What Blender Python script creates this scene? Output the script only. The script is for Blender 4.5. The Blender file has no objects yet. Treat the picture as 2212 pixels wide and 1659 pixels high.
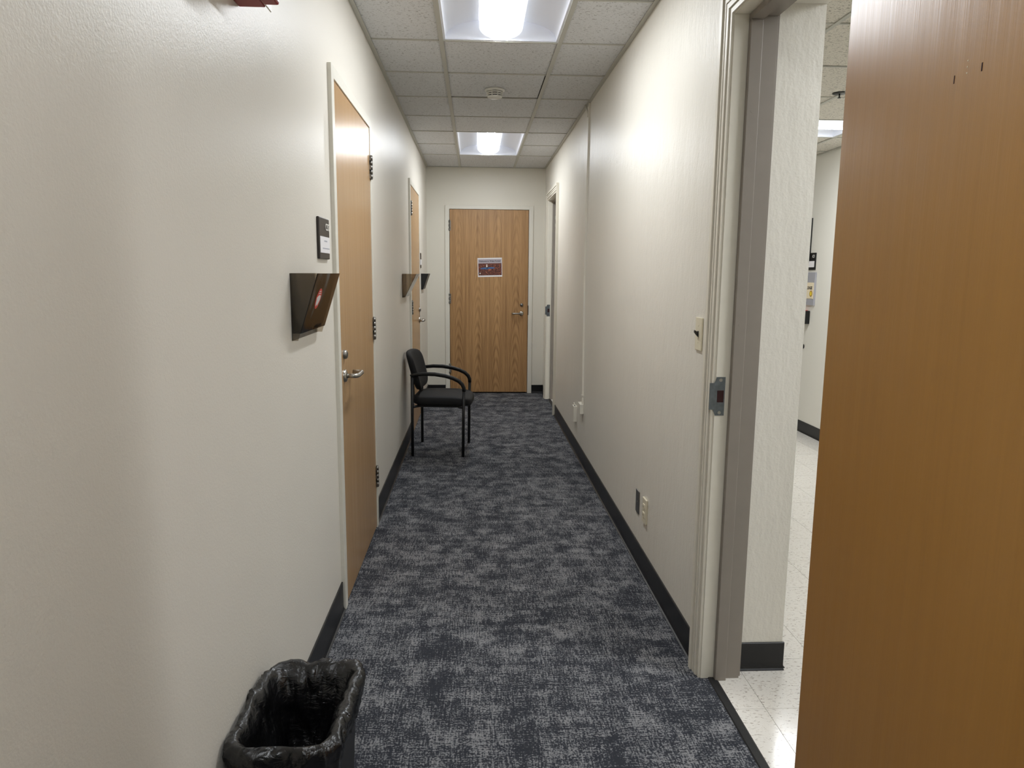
import bpy, bmesh, math, random
from mathutils import Vector, Matrix, noise

random.seed(7)
SC = bpy.context.scene
COL = SC.collection

# ------------------------------------------------------------------ camera
YAW, PITCH, ROLL, FPX, CAMH = 0.05139, 0.15257, 0.00884, 1556.25, 1.41368
cam_data = bpy.data.cameras.new('camera')
cam_data.sensor_fit = 'HORIZONTAL'
cam_data.sensor_width = 36.0
cam_data.lens = FPX / 2212.0 * 36.0
cam_data.clip_start = 0.02
cam_data.clip_end = 60
cam = bpy.data.objects.new('camera', cam_data)
COL.objects.link(cam)
_f = Vector((math.sin(YAW) * math.cos(PITCH), math.cos(YAW) * math.cos(PITCH), -math.sin(PITCH)))
_r = Vector((math.cos(YAW), -math.sin(YAW), 0))
_u = _r.cross(_f)
_r2 = _r * math.cos(ROLL) + _u * math.sin(ROLL)
_u2 = -_r * math.sin(ROLL) + _u * math.cos(ROLL)
_m = Matrix(((_r2.x, _u2.x, -_f.x), (_r2.y, _u2.y, -_f.y), (_r2.z, _u2.z, -_f.z)))
cam.matrix_world = Matrix.Translation((0, 0, CAMH)) @ _m.to_4x4()
SC.camera = cam

# ------------------------------------------------------------------ world, exposure, lamp strength
world = bpy.data.worlds.new('world')
SC.world = world
world.use_nodes = True
world.node_tree.nodes['Background'].inputs[0].default_value = (0.9, 0.95, 1.0, 1)
world.node_tree.nodes['Background'].inputs[1].default_value = 0.02
SC.view_settings.view_transform = 'Standard'
SC.view_settings.look = 'None'
SC.view_settings.exposure = 0.0
SC.view_settings.gamma = 1.0
SC.view_settings.use_curve_mapping = False
LAMP = 82.0            # radiance of the corridor diffusers
LAMP_ROOM = 108.0      # radiance of the diffusers in the side room
LAMP_COL = (0.93, 0.965, 1.0)
LAMP_SIDE = 1.35       # frosted sides of the diffuser baskets
try:
    SC.cycles.use_denoising = True
    SC.cycles.use_light_tree = False
    SC.cycles.max_bounces = 8
    SC.cycles.diffuse_bounces = 5
    SC.cycles.glossy_bounces = 3
    SC.cycles.use_adaptive_sampling = True
    SC.cycles.adaptive_threshold = 0.08
    SC.cycles.adaptive_min_samples = 16
    SC.cycles.transparent_max_bounces = 12
    SC.cycles.caustics_reflective = False
    SC.cycles.caustics_refractive = False
    SC.cycles.sample_clamp_indirect = 6.0
except Exception:
    pass

# ------------------------------------------------------------------ measurements of the place (metres)
XL, XR, ZC, YE, YB = -0.561, 0.804, 2.5985, 8.481, -4.6
XRR = 1.111            # room side of the thick right wall
XRW, ZRC = 2.985, 2.45  # side room: far wall, ceiling
T = 0.6096

# ------------------------------------------------------------------ material helpers
def srgb(r, g, b):
    def f(c):
        c /= 255.0
        return c / 12.92 if c <= 0.04045 else ((c + 0.055) / 1.055) ** 2.4
    return (f(r), f(g), f(b), 1.0)

class NT:
    def __init__(s, name):
        s.m = bpy.data.materials.new(name)
        s.m.use_nodes = True
        s.t = s.m.node_tree
        s.p = s.t.nodes['Principled BSDF']
        s.out = s.t.nodes['Material Output']
    def n(s, kind, **kw):
        nd = s.t.nodes.new(kind)
        for k, v in kw.items():
            if k == 'ins':
                for a, b in v.items():
                    if isinstance(b, bpy.types.NodeSocket):
                        s.t.links.new(b, nd.inputs[a])
                    else:
                        nd.inputs[a].default_value = b
            else:
                setattr(nd, k, v)
        return nd
    def link(s, a, b):
        s.t.links.new(a, b)
    def math(s, op, a, b=None, c=None):
        nd = s.t.nodes.new('ShaderNodeMath')
        nd.operation = op
        for i, v in enumerate((a, b, c)):
            if v is None:
                continue
            if isinstance(v, bpy.types.NodeSocket):
                s.t.links.new(v, nd.inputs[i])
            else:
                nd.inputs[i].default_value = v
        return nd.outputs[0]
    def obj(s):
        return s.n('ShaderNodeTexCoord').outputs['Object']
    def mapping(s, vec, scale=(1, 1, 1), loc=(0, 0, 0)):
        nd = s.n('ShaderNodeMapping')
        nd.inputs['Scale'].default_value = scale
        nd.inputs['Location'].default_value = loc
        s.link(vec, nd.inputs['Vector'])
        return nd.outputs[0]
    def noise(s, vec, scale, detail=2.0, rough=0.5, dist=0.0):
        nd = s.n('ShaderNodeTexNoise')
        s.link(vec, nd.inputs['Vector'])
        nd.inputs['Scale'].default_value = scale
        nd.inputs['Detail'].default_value = detail
        nd.inputs['Roughness'].default_value = rough
        nd.inputs['Distortion'].default_value = dist
        return nd.outputs['Fac']
    def ramp(s, fac, stops):
        nd = s.n('ShaderNodeValToRGB')
        el = nd.color_ramp.elements
        while len(el) < len(stops):
            el.new(0.5)
        for e, (p, c) in zip(el, stops):
            e.position = p
            e.color = c if len(c) == 4 else (*c, 1)
        s.link(fac, nd.inputs[0])
        return nd.outputs[0]
    def mix(s, fac, a, b, mode='MIX'):
        nd = s.n('ShaderNodeMix')
        nd.data_type = 'RGBA'
        nd.blend_type = mode
        for sock, v in ((nd.inputs[0], fac), (nd.inputs[6], a), (nd.inputs[7], b)):
            if isinstance(v, bpy.types.NodeSocket):
                s.link(v, sock)
            else:
                sock.default_value = v
        return nd.outputs[2]
    def bump(s, h, strength, dist, normal=None):
        nd = s.n('ShaderNodeBump')
        nd.inputs['Strength'].default_value = strength
        nd.inputs['Distance'].default_value = dist
        s.link(h, nd.inputs['Height'])
        if normal is not None:
            s.link(normal, nd.inputs['Normal'])
        return nd.outputs[0]
    def set(s, col=None, rough=None, metal=None, spec=None, normal=None, coat=None, coat_rough=None):
        for key, v in (('Base Color', col), ('Roughness', rough), ('Metallic', metal), ('Specular IOR Level', spec),
                       ('Normal', normal), ('Coat Weight', coat), ('Coat Roughness', coat_rough)):
            if v is None:
                continue
            if isinstance(v, bpy.types.NodeSocket):
                s.link(v, s.p.inputs[key])
            else:
                s.p.inputs[key].default_value = v
        return s.m

M = {}
def plain(name, col, rough=0.5, metal=0.0, spec=0.5, grain=0.0, gscale=200, bump=0.0, coat=None):
    """a plain coloured surface with slight procedural unevenness"""
    t = NT(name)
    v = t.obj()
    n = t.noise(v, gscale, 3)
    c = t.mix(1.0, col, t.ramp(n, [(0.25, (1 - grain,) * 3), (0.75, (1, 1, 1))]), 'MULTIPLY')
    nb = t.bump(n, 1.0, bump) if bump else None
    M[name] = t.set(c, rough, metal, spec, nb, coat)
    return M[name]

def paint(name, col, peel, rough, wave=0.0, spec=0.5):
    """semi-gloss wall paint with roller stipple; wave adds trowelled unevenness"""
    t = NT(name)
    v = t.obj()
    f1 = t.noise(v, 170, 2, 0.6)
    v2 = t.mapping(v, (9, 9, 2.2))
    f2 = t.noise(v2, 1.0, 3, 0.6)
    v3 = t.mapping(v, (60, 60, 28))
    f3 = t.noise(v3, 1.0, 1, 0.6)
    nb = t.bump(f1, 1.0, peel)
    if wave:
        nb = t.bump(f2, 1.0, wave * 3.0, nb)
        nb = t.bump(f3, 1.0, wave * 0.8, nb)
    sm = t.noise(t.mapping(v, (1.2, 1.2, 0.8)), 1.0, 2, 0.6)
    c = t.mix(1.0, col, t.ramp(sm, [(0.3, (0.96, 0.96, 0.955)), (0.7, (1, 1, 1))]), 'MULTIPLY')
    M[name] = t.set(c, rough, 0, spec, nb)
    return M[name]

paint('paint_left', srgb(226, 221, 211), 0.0005, 0.38, spec=0.32)
paint('paint_right', srgb(227, 223, 213), 0.0008, 0.40, 0.0016, spec=0.26)
paint('paint_end', srgb(226, 222, 210), 0.0004, 0.45)
paint('paint_room', srgb(230, 227, 218), 0.0004, 0.45)
plain('frame_white', srgb(226, 223, 212), 0.35, grain=0.03, gscale=60)
plain('trim_white', srgb(226, 221, 207), 0.38, grain=0.04, gscale=25)
plain('frame_grey', srgb(140, 132, 123), 0.42, grain=0.06, gscale=20)
plain('frame_return', srgb(198, 198, 184), 0.4, grain=0.03, gscale=60)
plain('vinyl_black', srgb(21, 21, 23), 0.38, grain=0.2, gscale=40, bump=0.0004)
plain('vinyl_strip', srgb(32, 33, 35), 0.5, grain=0.25, gscale=60, bump=0.0004)
plain('dark_gap', srgb(14, 13, 12), 0.8)
plain('plenum_dark', srgb(22, 22, 22), 0.9)
plain('steel', srgb(178, 175, 168), 0.28, 1.0, grain=0.15, gscale=120)
plain('steel_dull', srgb(150, 148, 143), 0.38, 1.0, grain=0.25, gscale=90)
plain('steel_blue', srgb(128, 136, 142), 0.42, 1.0, grain=0.3, gscale=70)
plain('strike_hole', srgb(46, 8, 6), 0.8)
plain('black_plastic', srgb(13, 13, 14), 0.4, grain=0.2)
plain('black_tube', srgb(12, 12, 13), 0.5, grain=0.1)
plain('ivory_plastic', srgb(222, 214, 190), 0.35, grain=0.03)
plain('white_plastic', srgb(228, 224, 212), 0.4, grain=0.03)
plain('white_paper', srgb(232, 230, 232), 0.6, grain=0.03)
plain('sign_dark', srgb(52, 46, 42), 0.4, grain=0.1)
plain('sign_letter', srgb(240, 236, 228), 0.5)
plain('faint_ink', srgb(172, 172, 182), 0.6)
plain('ink', srgb(40, 38, 48), 0.6)
plain('alarm_red', srgb(150, 28, 26), 0.4, grain=0.1)
plain('smoke_white', srgb(222, 220, 212), 0.45)
plain('tee_white', srgb(188, 187, 178), 0.5, grain=0.04)
plain('sticker_red', srgb(205, 66, 48), 0.45)
plain('sticker_white', srgb(225, 222, 222), 0.5)
plain('grey_acrylic', srgb(165, 165, 172), 0.3, grain=0.05)
plain('poster_cream', srgb(240, 226, 196), 0.5, grain=0.08, gscale=40)
plain('poster_green', srgb(40, 120, 70), 0.5)
plain('poster_yellow', srgb(236, 208, 60), 0.5)
plain('poster_brown', srgb(170, 130, 50), 0.5)
plain('pink_red', srgb(220, 60, 70), 0.5)
plain('blue_print', srgb(72, 112, 165), 0.5, grain=0.35, gscale=160)
plain('sky_print', srgb(178, 170, 178), 0.6, grain=0.1, gscale=30)
plain('orange_print', srgb(190, 110, 80), 0.6, grain=0.5, gscale=300)
plain('troffer_white', srgb(238, 241, 250), 0.5, spec=0.3)
plain('sprinkler_dark', srgb(70, 70, 68), 0.4, 0.8)

def mat_forest():
    t = NT('forest_print')
    v = t.obj()
    n = t.noise(v, 75, 4, 0.75, 0.8)
    c = t.ramp(n, [(0.34, srgb(22, 16, 18)), (0.45, srgb(66, 36, 34)), (0.52, srgb(126, 62, 46)), (0.57, srgb(66, 58, 50)), (0.66, srgb(206, 112, 72))])
    M['forest_print'] = t.set(c, 0.6)
mat_forest()

def mat_fabric():
    t = NT('black_fabric')
    v = t.obj()
    n = t.noise(v, 420, 2)
    c = t.ramp(n, [(0.3, srgb(11, 11, 12)), (0.7, srgb(21, 21, 22))])
    M['black_fabric'] = t.set(c, 0.75, 0, 0.35, t.bump(n, 0.6, 0.001))
mat_fabric()

def mat_liner():
    t = NT('liner_plastic')
    v = t.obj()
    n = t.noise(t.mapping(v, (34, 34, 60)), 1.0, 4, 0.6, 1.5)
    n2 = t.noise(v, 16, 2)
    c = t.ramp(n2, [(0.35, srgb(9, 9, 10)), (0.7, srgb(19, 19, 20))])
    M['liner_plastic'] = t.set(c, 0.25, 0, 0.6, t.bump(n, 0.7, 0.004))
mat_liner()

def mat_acrylic(name, tint, gloss_rough=0.08):
    """smoked clear plastic sheet: tinted see-through plus a glossy surface"""
    t = NT(name)
    t.t.nodes.remove(t.p)
    tr = t.n('ShaderNodeBsdfTransparent')
    tr.inputs[0].default_value = tint
    gl = t.n('ShaderNodeBsdfGlossy')
    gl.inputs['Color'].default_value = (0.9, 0.9, 0.9, 1)
    gl.inputs['Roughness'].default_value = gloss_rough
    v = t.obj()
    nb = t.bump(t.noise(v, 9, 1), 0.25, 0.01)
    t.link(nb, gl.inputs['Normal'])
    fr = t.n('ShaderNodeFresnel')
    fr.inputs['IOR'].default_value = 1.49
    mx = t.n('ShaderNodeMixShader')
    t.link(fr.outputs[0], mx.inputs[0])
    t.link(tr.outputs[0], mx.inputs[1])
    t.link(gl.outputs[0], mx.inputs[2])
    t.link(mx.outputs[0], t.out.inputs['Surface'])
    M[name] = t.m
mat_acrylic('smoked_acrylic', srgb(228, 222, 213))
mat_acrylic('dark_acrylic', srgb(168, 158, 146))

def mat_lamp(name, strength):
    t = NT(name)
    t.t.nodes.remove(t.p)
    e = t.n('ShaderNodeEmission')
    e.inputs[0].default_value = (*LAMP_COL, 1)
    e.inputs[1].default_value = strength
    t.link(e.outputs[0], t.out.inputs['Surface'])
    M[name] = t.m
mat_lamp('lamp_diffuser', LAMP)
mat_lamp('lamp_diffuser_room', LAMP_ROOM)
mat_lamp('lamp_diffuser_side', LAMP_SIDE)
M['lamp_diffuser_side'].cycles.emission_sampling = 'NONE'

def mat_tile(name, base, dens):
    """mineral-fibre ceiling tile: fissures and pinholes"""
    t = NT(name)
    v = t.obj()
    info = t.n('ShaderNodeObjectInfo')
    off = t.math('MULTIPLY', info.outputs['Random'], 37.0)
    cb = t.n('ShaderNodeCombineXYZ')
    t.link(off, cb.inputs[0]); t.link(off, cb.inputs[1])
    va = t.n('ShaderNodeVectorMath'); va.operation = 'ADD'
    t.link(v, va.inputs[0]); t.link(cb.outputs[0], va.inputs[1])
    vv = va.outputs[0]
    fis = t.noise(t.mapping(vv, (70, 120, 1)), 1.0, 2, 0.5, 1.0)
    pin = t.noise(vv, 260, 1, 0.4)
    g = t.noise(vv, 500, 2)
    m1 = t.ramp(fis, [(0.60 + dens, (0, 0, 0)), (0.66 + dens, (1, 1, 1))])
    m2 = t.ramp(pin, [(0.66 + dens, (0, 0, 0)), (0.72 + dens, (1, 1, 1))])
    mm = t.math('MAXIMUM', m1, m2)
    c0 = t.mix(1.0, base, t.ramp(g, [(0.3, (0.92, 0.92, 0.92)), (0.7, (1, 1, 1))]), 'MULTIPLY')
    c = t.mix(t.math('MULTIPLY', mm, 0.55), c0, srgb(90, 84, 74))
    h = t.math('SUBTRACT', t.math('MULTIPLY', g, 0.25), mm)
    M[name] = t.set(c, 0.9, 0, 0.2, t.bump(h, 0.5, 0.0015))
mat_tile('ceiling_tile', srgb(220, 221, 222), 0.0)
mat_tile('ceiling_tile_room', srgb(226, 221, 210), -0.03)

def mat_carpet():
    t = NT('carpet')
    vv = t.n('ShaderNodeNewGeometry').outputs['Position']
    rnd = t.n('ShaderNodeObjectInfo').outputs['Random']
    # density of the light yarn: worn-looking blocks that follow the weave
    wx = t.noise(t.mapping(vv, (25, 110, 0)), 1.0, 2, 0.6)
    wy = t.noise(t.mapping(vv, (110, 25, 0), (9, 4, 0)), 1.0, 2, 0.6)
    sep = t.n('ShaderNodeSeparateXYZ'); t.link(vv, sep.inputs[0])
    cj = t.n('ShaderNodeCombineXYZ')
    t.link(t.math('MULTIPLY_ADD', wx, 0.10, sep.outputs[0]), cj.inputs[0])
    t.link(t.math('MULTIPLY_ADD', wy, 0.10, sep.outputs[1]), cj.inputs[1])
    jv = cj.outputs[0]
    b1 = t.noise(t.mapping(jv, (7.5, 7.5, 0)), 1.0, 2, 0.6)
    b2 = t.noise(t.mapping(jv, (4.5, 24, 0), (3, 1, 0)), 1.0, 3, 0.65)
    b3 = t.noise(t.mapping(jv, (24, 4.5, 0), (1, 7, 0)), 1.0, 3, 0.65)
    blot = t.math('ADD', t.math('MULTIPLY', b1, 0.40), t.math('ADD', t.math('MULTIPLY', b2, 0.32), t.math('MULTIPLY', b3, 0.28)))
    blot = t.math('ADD', blot, t.math('MULTIPLY_ADD', rnd, 0.03, -0.015))
    # flecks and long thread lines
    th = t.noise(t.mapping(vv, (16, 210, 0)), 1.0, 1, 0.6)
    tv = t.noise(t.mapping(vv, (200, 16, 0)), 1.0, 1, 0.6)
    sp = t.noise(t.mapping(vv, (150, 170, 0)), 1.0, 1, 0.6)
    fine = t.math('ADD', t.math('MULTIPLY', sp, 0.44), t.math('ADD', t.math('MULTIPLY', th, 0.28), t.math('MULTIPLY', tv, 0.28)))
    tot = t.math('ADD', t.math('MULTIPLY', t.math('SUBTRACT', blot, 0.5), 0.75), fine)
    c = t.ramp(tot, [(0.44, srgb(50, 52, 58)), (0.495, srgb(62, 64, 70)), (0.54, srgb(113, 114, 117)), (0.62, srgb(136, 136, 138))])
    M['carpet'] = t.set(c, 0.95, 0, 0.12)
mat_carpet()

def mat_vct():
    t = NT('vinyl_floor_tile')
    v = t.obj()
    info = t.n('ShaderNodeObjectInfo')
    cb = t.n('ShaderNodeCombineXYZ')
    t.link(t.math('MULTIPLY', info.outputs['Random'], 61.0), cb.inputs[0])
    t.link(t.math('MULTIPLY', info.outputs['Random'], 23.0), cb.inputs[1])
    va = t.n('ShaderNodeVectorMath'); va.operation = 'ADD'
    t.link(v, va.inputs[0]); t.link(cb.outputs[0], va.inputs[1])
    fl = t.noise(t.mapping(va.outputs[0], (60, 170, 0)), 1.0, 2, 0.6, 0.6)
    fl2 = t.noise(t.mapping(va.outputs[0], (90, 40, 0)), 1.0, 2, 0.6, 0.6)
    m1 = t.ramp(fl, [(0.60, (0, 0, 0)), (0.65, (1, 1, 1))])
    m2 = t.ramp(fl2, [(0.63, (0, 0, 0)), (0.69, (1, 1, 1))])
    c = t.mix(t.math('MULTIPLY', m1, 0.75), srgb(228, 224, 217), srgb(150, 138, 128))
    c = t.mix(t.math('MULTIPLY', m2, 0.5), c, srgb(196, 184, 172))
    wv = t.noise(t.mapping(v, (14, 14, 0)), 1.0, 2)
    M['vinyl_floor_tile'] = t.set(c, 0.16, 0, 0.5, t.bump(wv, 0.3, 0.0012))
mat_vct()

def mat_wood(name, light, dark, cathedral, rough, leafw=0.145, coat=0.0, contrast=1.0, ripple=0.0):
    """wood veneer in the leaf's own coordinates: x across, z up"""
    t = NT(name)
    v = t.obj()
    fine = t.noise(t.mapping(v, (230, 230, 4.0)), 1.0, 3, 0.6)
    mid = t.noise(t.mapping(v, (42, 42, 0.9)), 1.0, 4, 0.6, 0.25)
    broad = t.noise(t.mapping(v, (6, 6, 0.5)), 1.0, 3, 0.5)
    f = t.math('ADD', t.math('MULTIPLY', fine, 0.34), t.math('MULTIPLY', mid, 0.42))
    f = t.math('ADD', f, t.math('MULTIPLY', broad, 0.24))
    if cathedral:
        sx = t.n('ShaderNodeSeparateXYZ')
        wob = t.noise(t.mapping(v, (3, 3, 1.6)), 1.0, 3, 0.55)
        t.link(v, sx.inputs[0])
        xs = t.math('ADD', sx.outputs[0], t.math('MULTIPLY_ADD', wob, 0.05, -0.015))
        u = t.math('SUBTRACT', t.math('FRACT', t.math('DIVIDE', xs, leafw)), 0.5)
        u2 = t.math('MULTIPLY', t.math('MULTIPLY', u, u), 20.0)
        ph = t.math('ADD', u2, t.math('MULTIPLY', sx.outputs[2], 5.2))
        ph = t.math('ADD', ph, t.math('MULTIPLY', wob, 1.6))
        w = t.math('SINE', t.math('MULTIPLY', ph, 9.0))
        w = t.math('MULTIPLY_ADD', w, 0.5, 0.5)
        w = t.math('POWER', w, 1.6)
        # arches fade out towards the top of the leaf
        fade = t.ramp(t.math('MULTIPLY', sx.outputs[2], 0.47), [(0.30, (1, 1, 1)), (0.75, (0.45, 0.45, 0.45))])
        w = t.math('MULTIPLY', w, fade)
        f = t.math('SUBTRACT', t.math('ADD', f, 0.05), t.math('MULTIPLY', w, 0.11))
    lo, hi = 0.5 - 0.17 / contrast, 0.5 + 0.15 / contrast
    c = t.ramp(f, [(lo, dark), (hi, light)])
    hb = t.noise(t.mapping(v, (26, 26, 0.8)), 1.0, 2, 0.5)
    nb = t.bump(fine, 0.35, 0.0005)
    nb = t.bump(hb, 0.6, ripple, nb) if ripple else nb
    M[name] = t.set(c, rough, 0, 0.5, nb, coat, 0.15)
mat_wood('oak_end', srgb(188, 148, 101), srgb(130, 93, 55), True, 0.42, leafw=0.222, contrast=1.15)
mat_wood('maple_left', srgb(188, 153, 111), srgb(168, 133, 92), False, 0.27, contrast=0.9, ripple=0.0006)
mat_wood('honey_right', srgb(178, 130, 62), srgb(156, 110, 49), False, 0.3, contrast=0.42, ripple=0.0012)

# ------------------------------------------------------------------ mesh helpers
def box(bm, x0, x1, y0, y1, z0, z1, bevel=0.0, seg=1):
    vs = [bm.verts.new(p) for p in ((x0, y0, z0), (x1, y0, z0), (x1, y1, z0), (x0, y1, z0), (x0, y0, z1), (x1, y0, z1), (x1, y1, z1), (x0, y1, z1))]
    fs = [bm.faces.new([vs[i] for i in q]) for q in ((0, 3, 2, 1), (4, 5, 6, 7), (0, 1, 5, 4), (1, 2, 6, 5), (2, 3, 7, 6), (3, 0, 4, 7))]
    if bevel:
        es = list({e for f in fs for e in f.edges})
        bmesh.ops.bevel(bm, geom=es, offset=bevel, segments=seg, affect='EDGES', profile=0.5)
    return fs

def boxes(lst, bevel=0.0, seg=1):
    bm = bmesh.new()
    for b in lst:
        box(bm, *b, bevel=bevel, seg=seg)
    return bm

def cyl(bm, p0, p1, r0, r1=None, n=20, cap=True):
    p0, p1 = Vector(p0), Vector(p1)
    r1 = r0 if r1 is None else r1
    d = (p1 - p0).normalized()
    a = d.orthogonal().normalized(); b = d.cross(a)
    A = [bm.verts.new(p0 + (a * math.cos(i * 2 * math.pi / n) + b * math.sin(i * 2 * math.pi / n)) * r0) for i in range(n)]
    B = [bm.verts.new(p1 + (a * math.cos(i * 2 * math.pi / n) + b * math.sin(i * 2 * math.pi / n)) * r1) for i in range(n)]
    for i in range(n):
        j = (i + 1) % n
        bm.faces.new((A[i], A[j], B[j], B[i])).smooth = True
    if cap:
        bm.faces.new(A[::-1]); bm.faces.new(B)

def tube(bm, pts, r, n=12, flat=1.0):
    """a round (or flattened) bar along a path"""
    pts = [Vector(p) for p in pts]
    rings = []
    up = None
    for i, p in enumerate(pts):
        d = (pts[min(i + 1, len(pts) - 1)] - pts[max(i - 1, 0)]).normalized()
        if up is None:
            up = d.orthogonal().normalized()
        a = (up - d * up.dot(d)).normalized(); b = d.cross(a); up = a
        rr = r[i] if isinstance(r, (list, tuple)) else r
        rings.append([bm.verts.new(p + a * math.cos(k * 2 * math.pi / n) * rr + b * math.sin(k * 2 * math.pi / n) * rr * flat) for k in range(n)])
    for A, B in zip(rings, rings[1:]):
        for i in range(n):
            j = (i + 1) % n
            bm.faces.new((A[i], A[j], B[j], B[i])).smooth = True
    bm.faces.new(rings[0][::-1]); bm.faces.new(rings[-1])

def arc(c, a0, a1, r, n, f):
    return [f(c[0] + r * math.cos(math.radians(a0 + (a1 - a0) * i / n)), c[1] + r * math.sin(math.radians(a0 + (a1 - a0) * i / n))) for i in range(n + 1)]

def lathe(bm, prof, n=32, axis='z', org=(0, 0, 0)):
    def pos(r, h, a):
        c, s = r * math.cos(a), r * math.sin(a)
        v = {'z': (c, s, h), 'y': (c, h, s), 'x': (h, c, s)}[axis]
        return Vector(v) + Vector(org)
    rings = [[bm.verts.new(pos(max(r, 1e-5), h, i * 2 * math.pi / n)) for i in range(n)] for r, h in prof]
    for A, B in zip(rings, rings[1:]):
        for i in range(n):
            j = (i + 1) % n
            bm.faces.new((A[i], A[j], B[j], B[i])).smooth = True
    bmesh.ops.recalc_face_normals(bm, faces=bm.faces)

def prism(bm, poly, t0, t1, f):
    """extrude a 2-D outline between t0 and t1; f maps (a, b, t) to a point"""
    A = [bm.verts.new(f(a, b, t0)) for a, b in poly]
    B = [bm.verts.new(f(a, b, t1)) for a, b in poly]
    n = len(poly)
    bm.faces.new(A[::-1]); bm.faces.new(B)
    for i in range(n):
        j = (i + 1) % n
        bm.faces.new((A[i], A[j], B[j], B[i]))
    bmesh.ops.recalc_face_normals(bm, faces=bm.faces)

def superpad(a, b, h, e1, e2, nu=40, nv=18, deform=None):
    """rounded cushion (superellipsoid), a x b x h half sizes"""
    bm = bmesh.new()
    def sp(c, e):
        return math.copysign(abs(c) ** e, c)
    rows = []
    for j in range(1, nv):
        eta = -math.pi / 2 + math.pi * j / nv
        row = []
        for i in range(nu):
            om = 2 * math.pi * i / nu
            p = Vector((a * sp(math.cos(eta), e1) * sp(math.cos(om), e2), b * sp(math.cos(eta), e1) * sp(math.sin(om), e2), h * sp(math.sin(eta), e1)))
            row.append(p)
        rows.append(row)
    df = deform or (lambda p: p)
    vr = [[bm.verts.new(df(p)) for p in row] for row in rows]
    bot = bm.verts.new(df(Vector((0, 0, -h)))); top = bm.verts.new(df(Vector((0, 0, h))))
    for A, B in zip(vr, vr[1:]):
        for i in range(nu):
            k = (i + 1) % nu
            bm.faces.new((A[i], A[k], B[k], B[i]))
    for i in range(nu):
        k = (i + 1) % nu
        bm.faces.new((vr[0][k], vr[0][i], bot)); bm.faces.new((vr[-1][i], vr[-1][k], top))
    for f in bm.faces:
        f.smooth = True
    bmesh.ops.recalc_face_normals(bm, faces=bm.faces)
    return bm

def mesh(name, bm, mats):
    me = bpy.data.meshes.new(name)
    bm.to_mesh(me); bm.free()
    for m in (mats if isinstance(mats, (list, tuple)) else [mats]):
        me.materials.append(M[m])
    return me

def obj(name, bm, mats, parent=None, loc=(0, 0, 0), rot=(0, 0, 0)):
    me = bm if isinstance(bm, bpy.types.Mesh) else mesh(name, bm, mats)
    o = bpy.data.objects.new(name, me)
    COL.objects.link(o)
    o.location = loc; o.rotation_euler = rot
    if parent is not None:
        o.parent = parent
    return o

def tag(o, label, cat, group=None, kind=None):
    o['label'] = label; o['category'] = cat
    if group: o['group'] = group
    if kind: o['kind'] = kind
    return o

def empty(name, loc, rz=0.0):
    o = bpy.data.objects.new(name, None)
    COL.objects.link(o)
    o.location = loc; o.rotation_euler = (0, 0, rz)
    o.empty_display_size = 0.05
    return o

def struct(name, bm, mats, label, cat, loc=(0, 0, 0)):
    return tag(obj(name, bm, mats, None, loc), label, cat, kind='structure')

def text_mesh(s, size, mat, extrude=0.0004, align='LEFT', sx=1.0, bold=0.0):
    cu = bpy.data.curves.new('lettering', 'FONT')
    cu.body = s; cu.size = size; cu.extrude = extrude
    cu.align_x = align; cu.align_y = 'CENTER'
    cu.resolution_u = 3
    cu.offset = bold
    cu.space_character = 1.0
    o = bpy.data.objects.new('lettering', cu)
    COL.objects.link(o)
    dg = bpy.context.evaluated_depsgraph_get()
    me = bpy.data.meshes.new_from_object(o.evaluated_get(dg))
    bpy.data.objects.remove(o); bpy.data.curves.remove(cu)
    me.materials.clear(); me.materials.append(M[mat])
    if sx != 1.0:
        me.transform(Matrix.Scale(sx, 4, (1, 0, 0)))
    return me

RX = math.pi / 2
# ------------------------------------------------------------------ floors
CX = [XL, -0.383, 0.2266, XR + 0.022]
fl = struct('floor', boxes([(XL - 0.02, XR + 0.03, YB, YE + 0.06, -0.06, -0.008)]), 'plenum_dark', 'dark grey patterned carpet running the length of the corridor', 'floor')
ys = []
y = 2.44
while y > YB: y -= T
while y < YE:
    ys.append(y); y += T
ys.append(y)
cmesh = {}
for i in range(3):
    x0, x1 = CX[i], CX[i + 1]
    for k in range(len(ys) - 1):
        y0, y1 = max(ys[k], YB), min(ys[k + 1], YE + 0.05)
        if y1 - y0 < 0.02: continue
        key = (i, round(y1 - y0, 3))
        if key not in cmesh:
            w, d, g = (x1 - x0) / 2, (y1 - y0) / 2, 0.0001
            cmesh[key] = mesh('carpet_tile', boxes([(-w + g, w - g, -d + g, d - g, -0.008, 0.0)]), 'carpet')
        o = obj('carpet_tile', cmesh[key], None, fl, ((x0 + x1) / 2, (y0 + y1) / 2, random.uniform(-0.0005, 0)))

fr = struct('floor', boxes([(XR + 0.03, XRW, -1.0, 9.2, -0.06, -0.006)]), 'dark_gap', 'pale speckled vinyl tile floor of the side room', 'floor')
VT = 0.3048
vme = {}
xe = [0.958 + VT * k for k in range(-1, 8)]
xe[0] = XR + 0.05
yk = 2.143
while yk > -0.4: yk -= VT
while yk < 9.0:
    for a, b in zip(xe, xe[1:]):
        b = min(b, XRW)
        if a < 1.0 and not (1.2 < yk + 0.15 < 2.6 or 7.0 < yk + 0.15 < 8.4): continue
        w = (b - a) / 2
        if w < 0.02: continue
        key = round(w, 4)
        if key not in vme:
            vme[key] = mesh('floor_tile', boxes([(-w + 0.0007, w - 0.0007, -VT / 2 + 0.0007, VT / 2 - 0.0007, -0.006, 0.0)]), 'vinyl_floor_tile')
        obj('floor_tile', vme[key], None, fr, ((a + b) / 2, yk + VT / 2, 0))
    yk += VT
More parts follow.
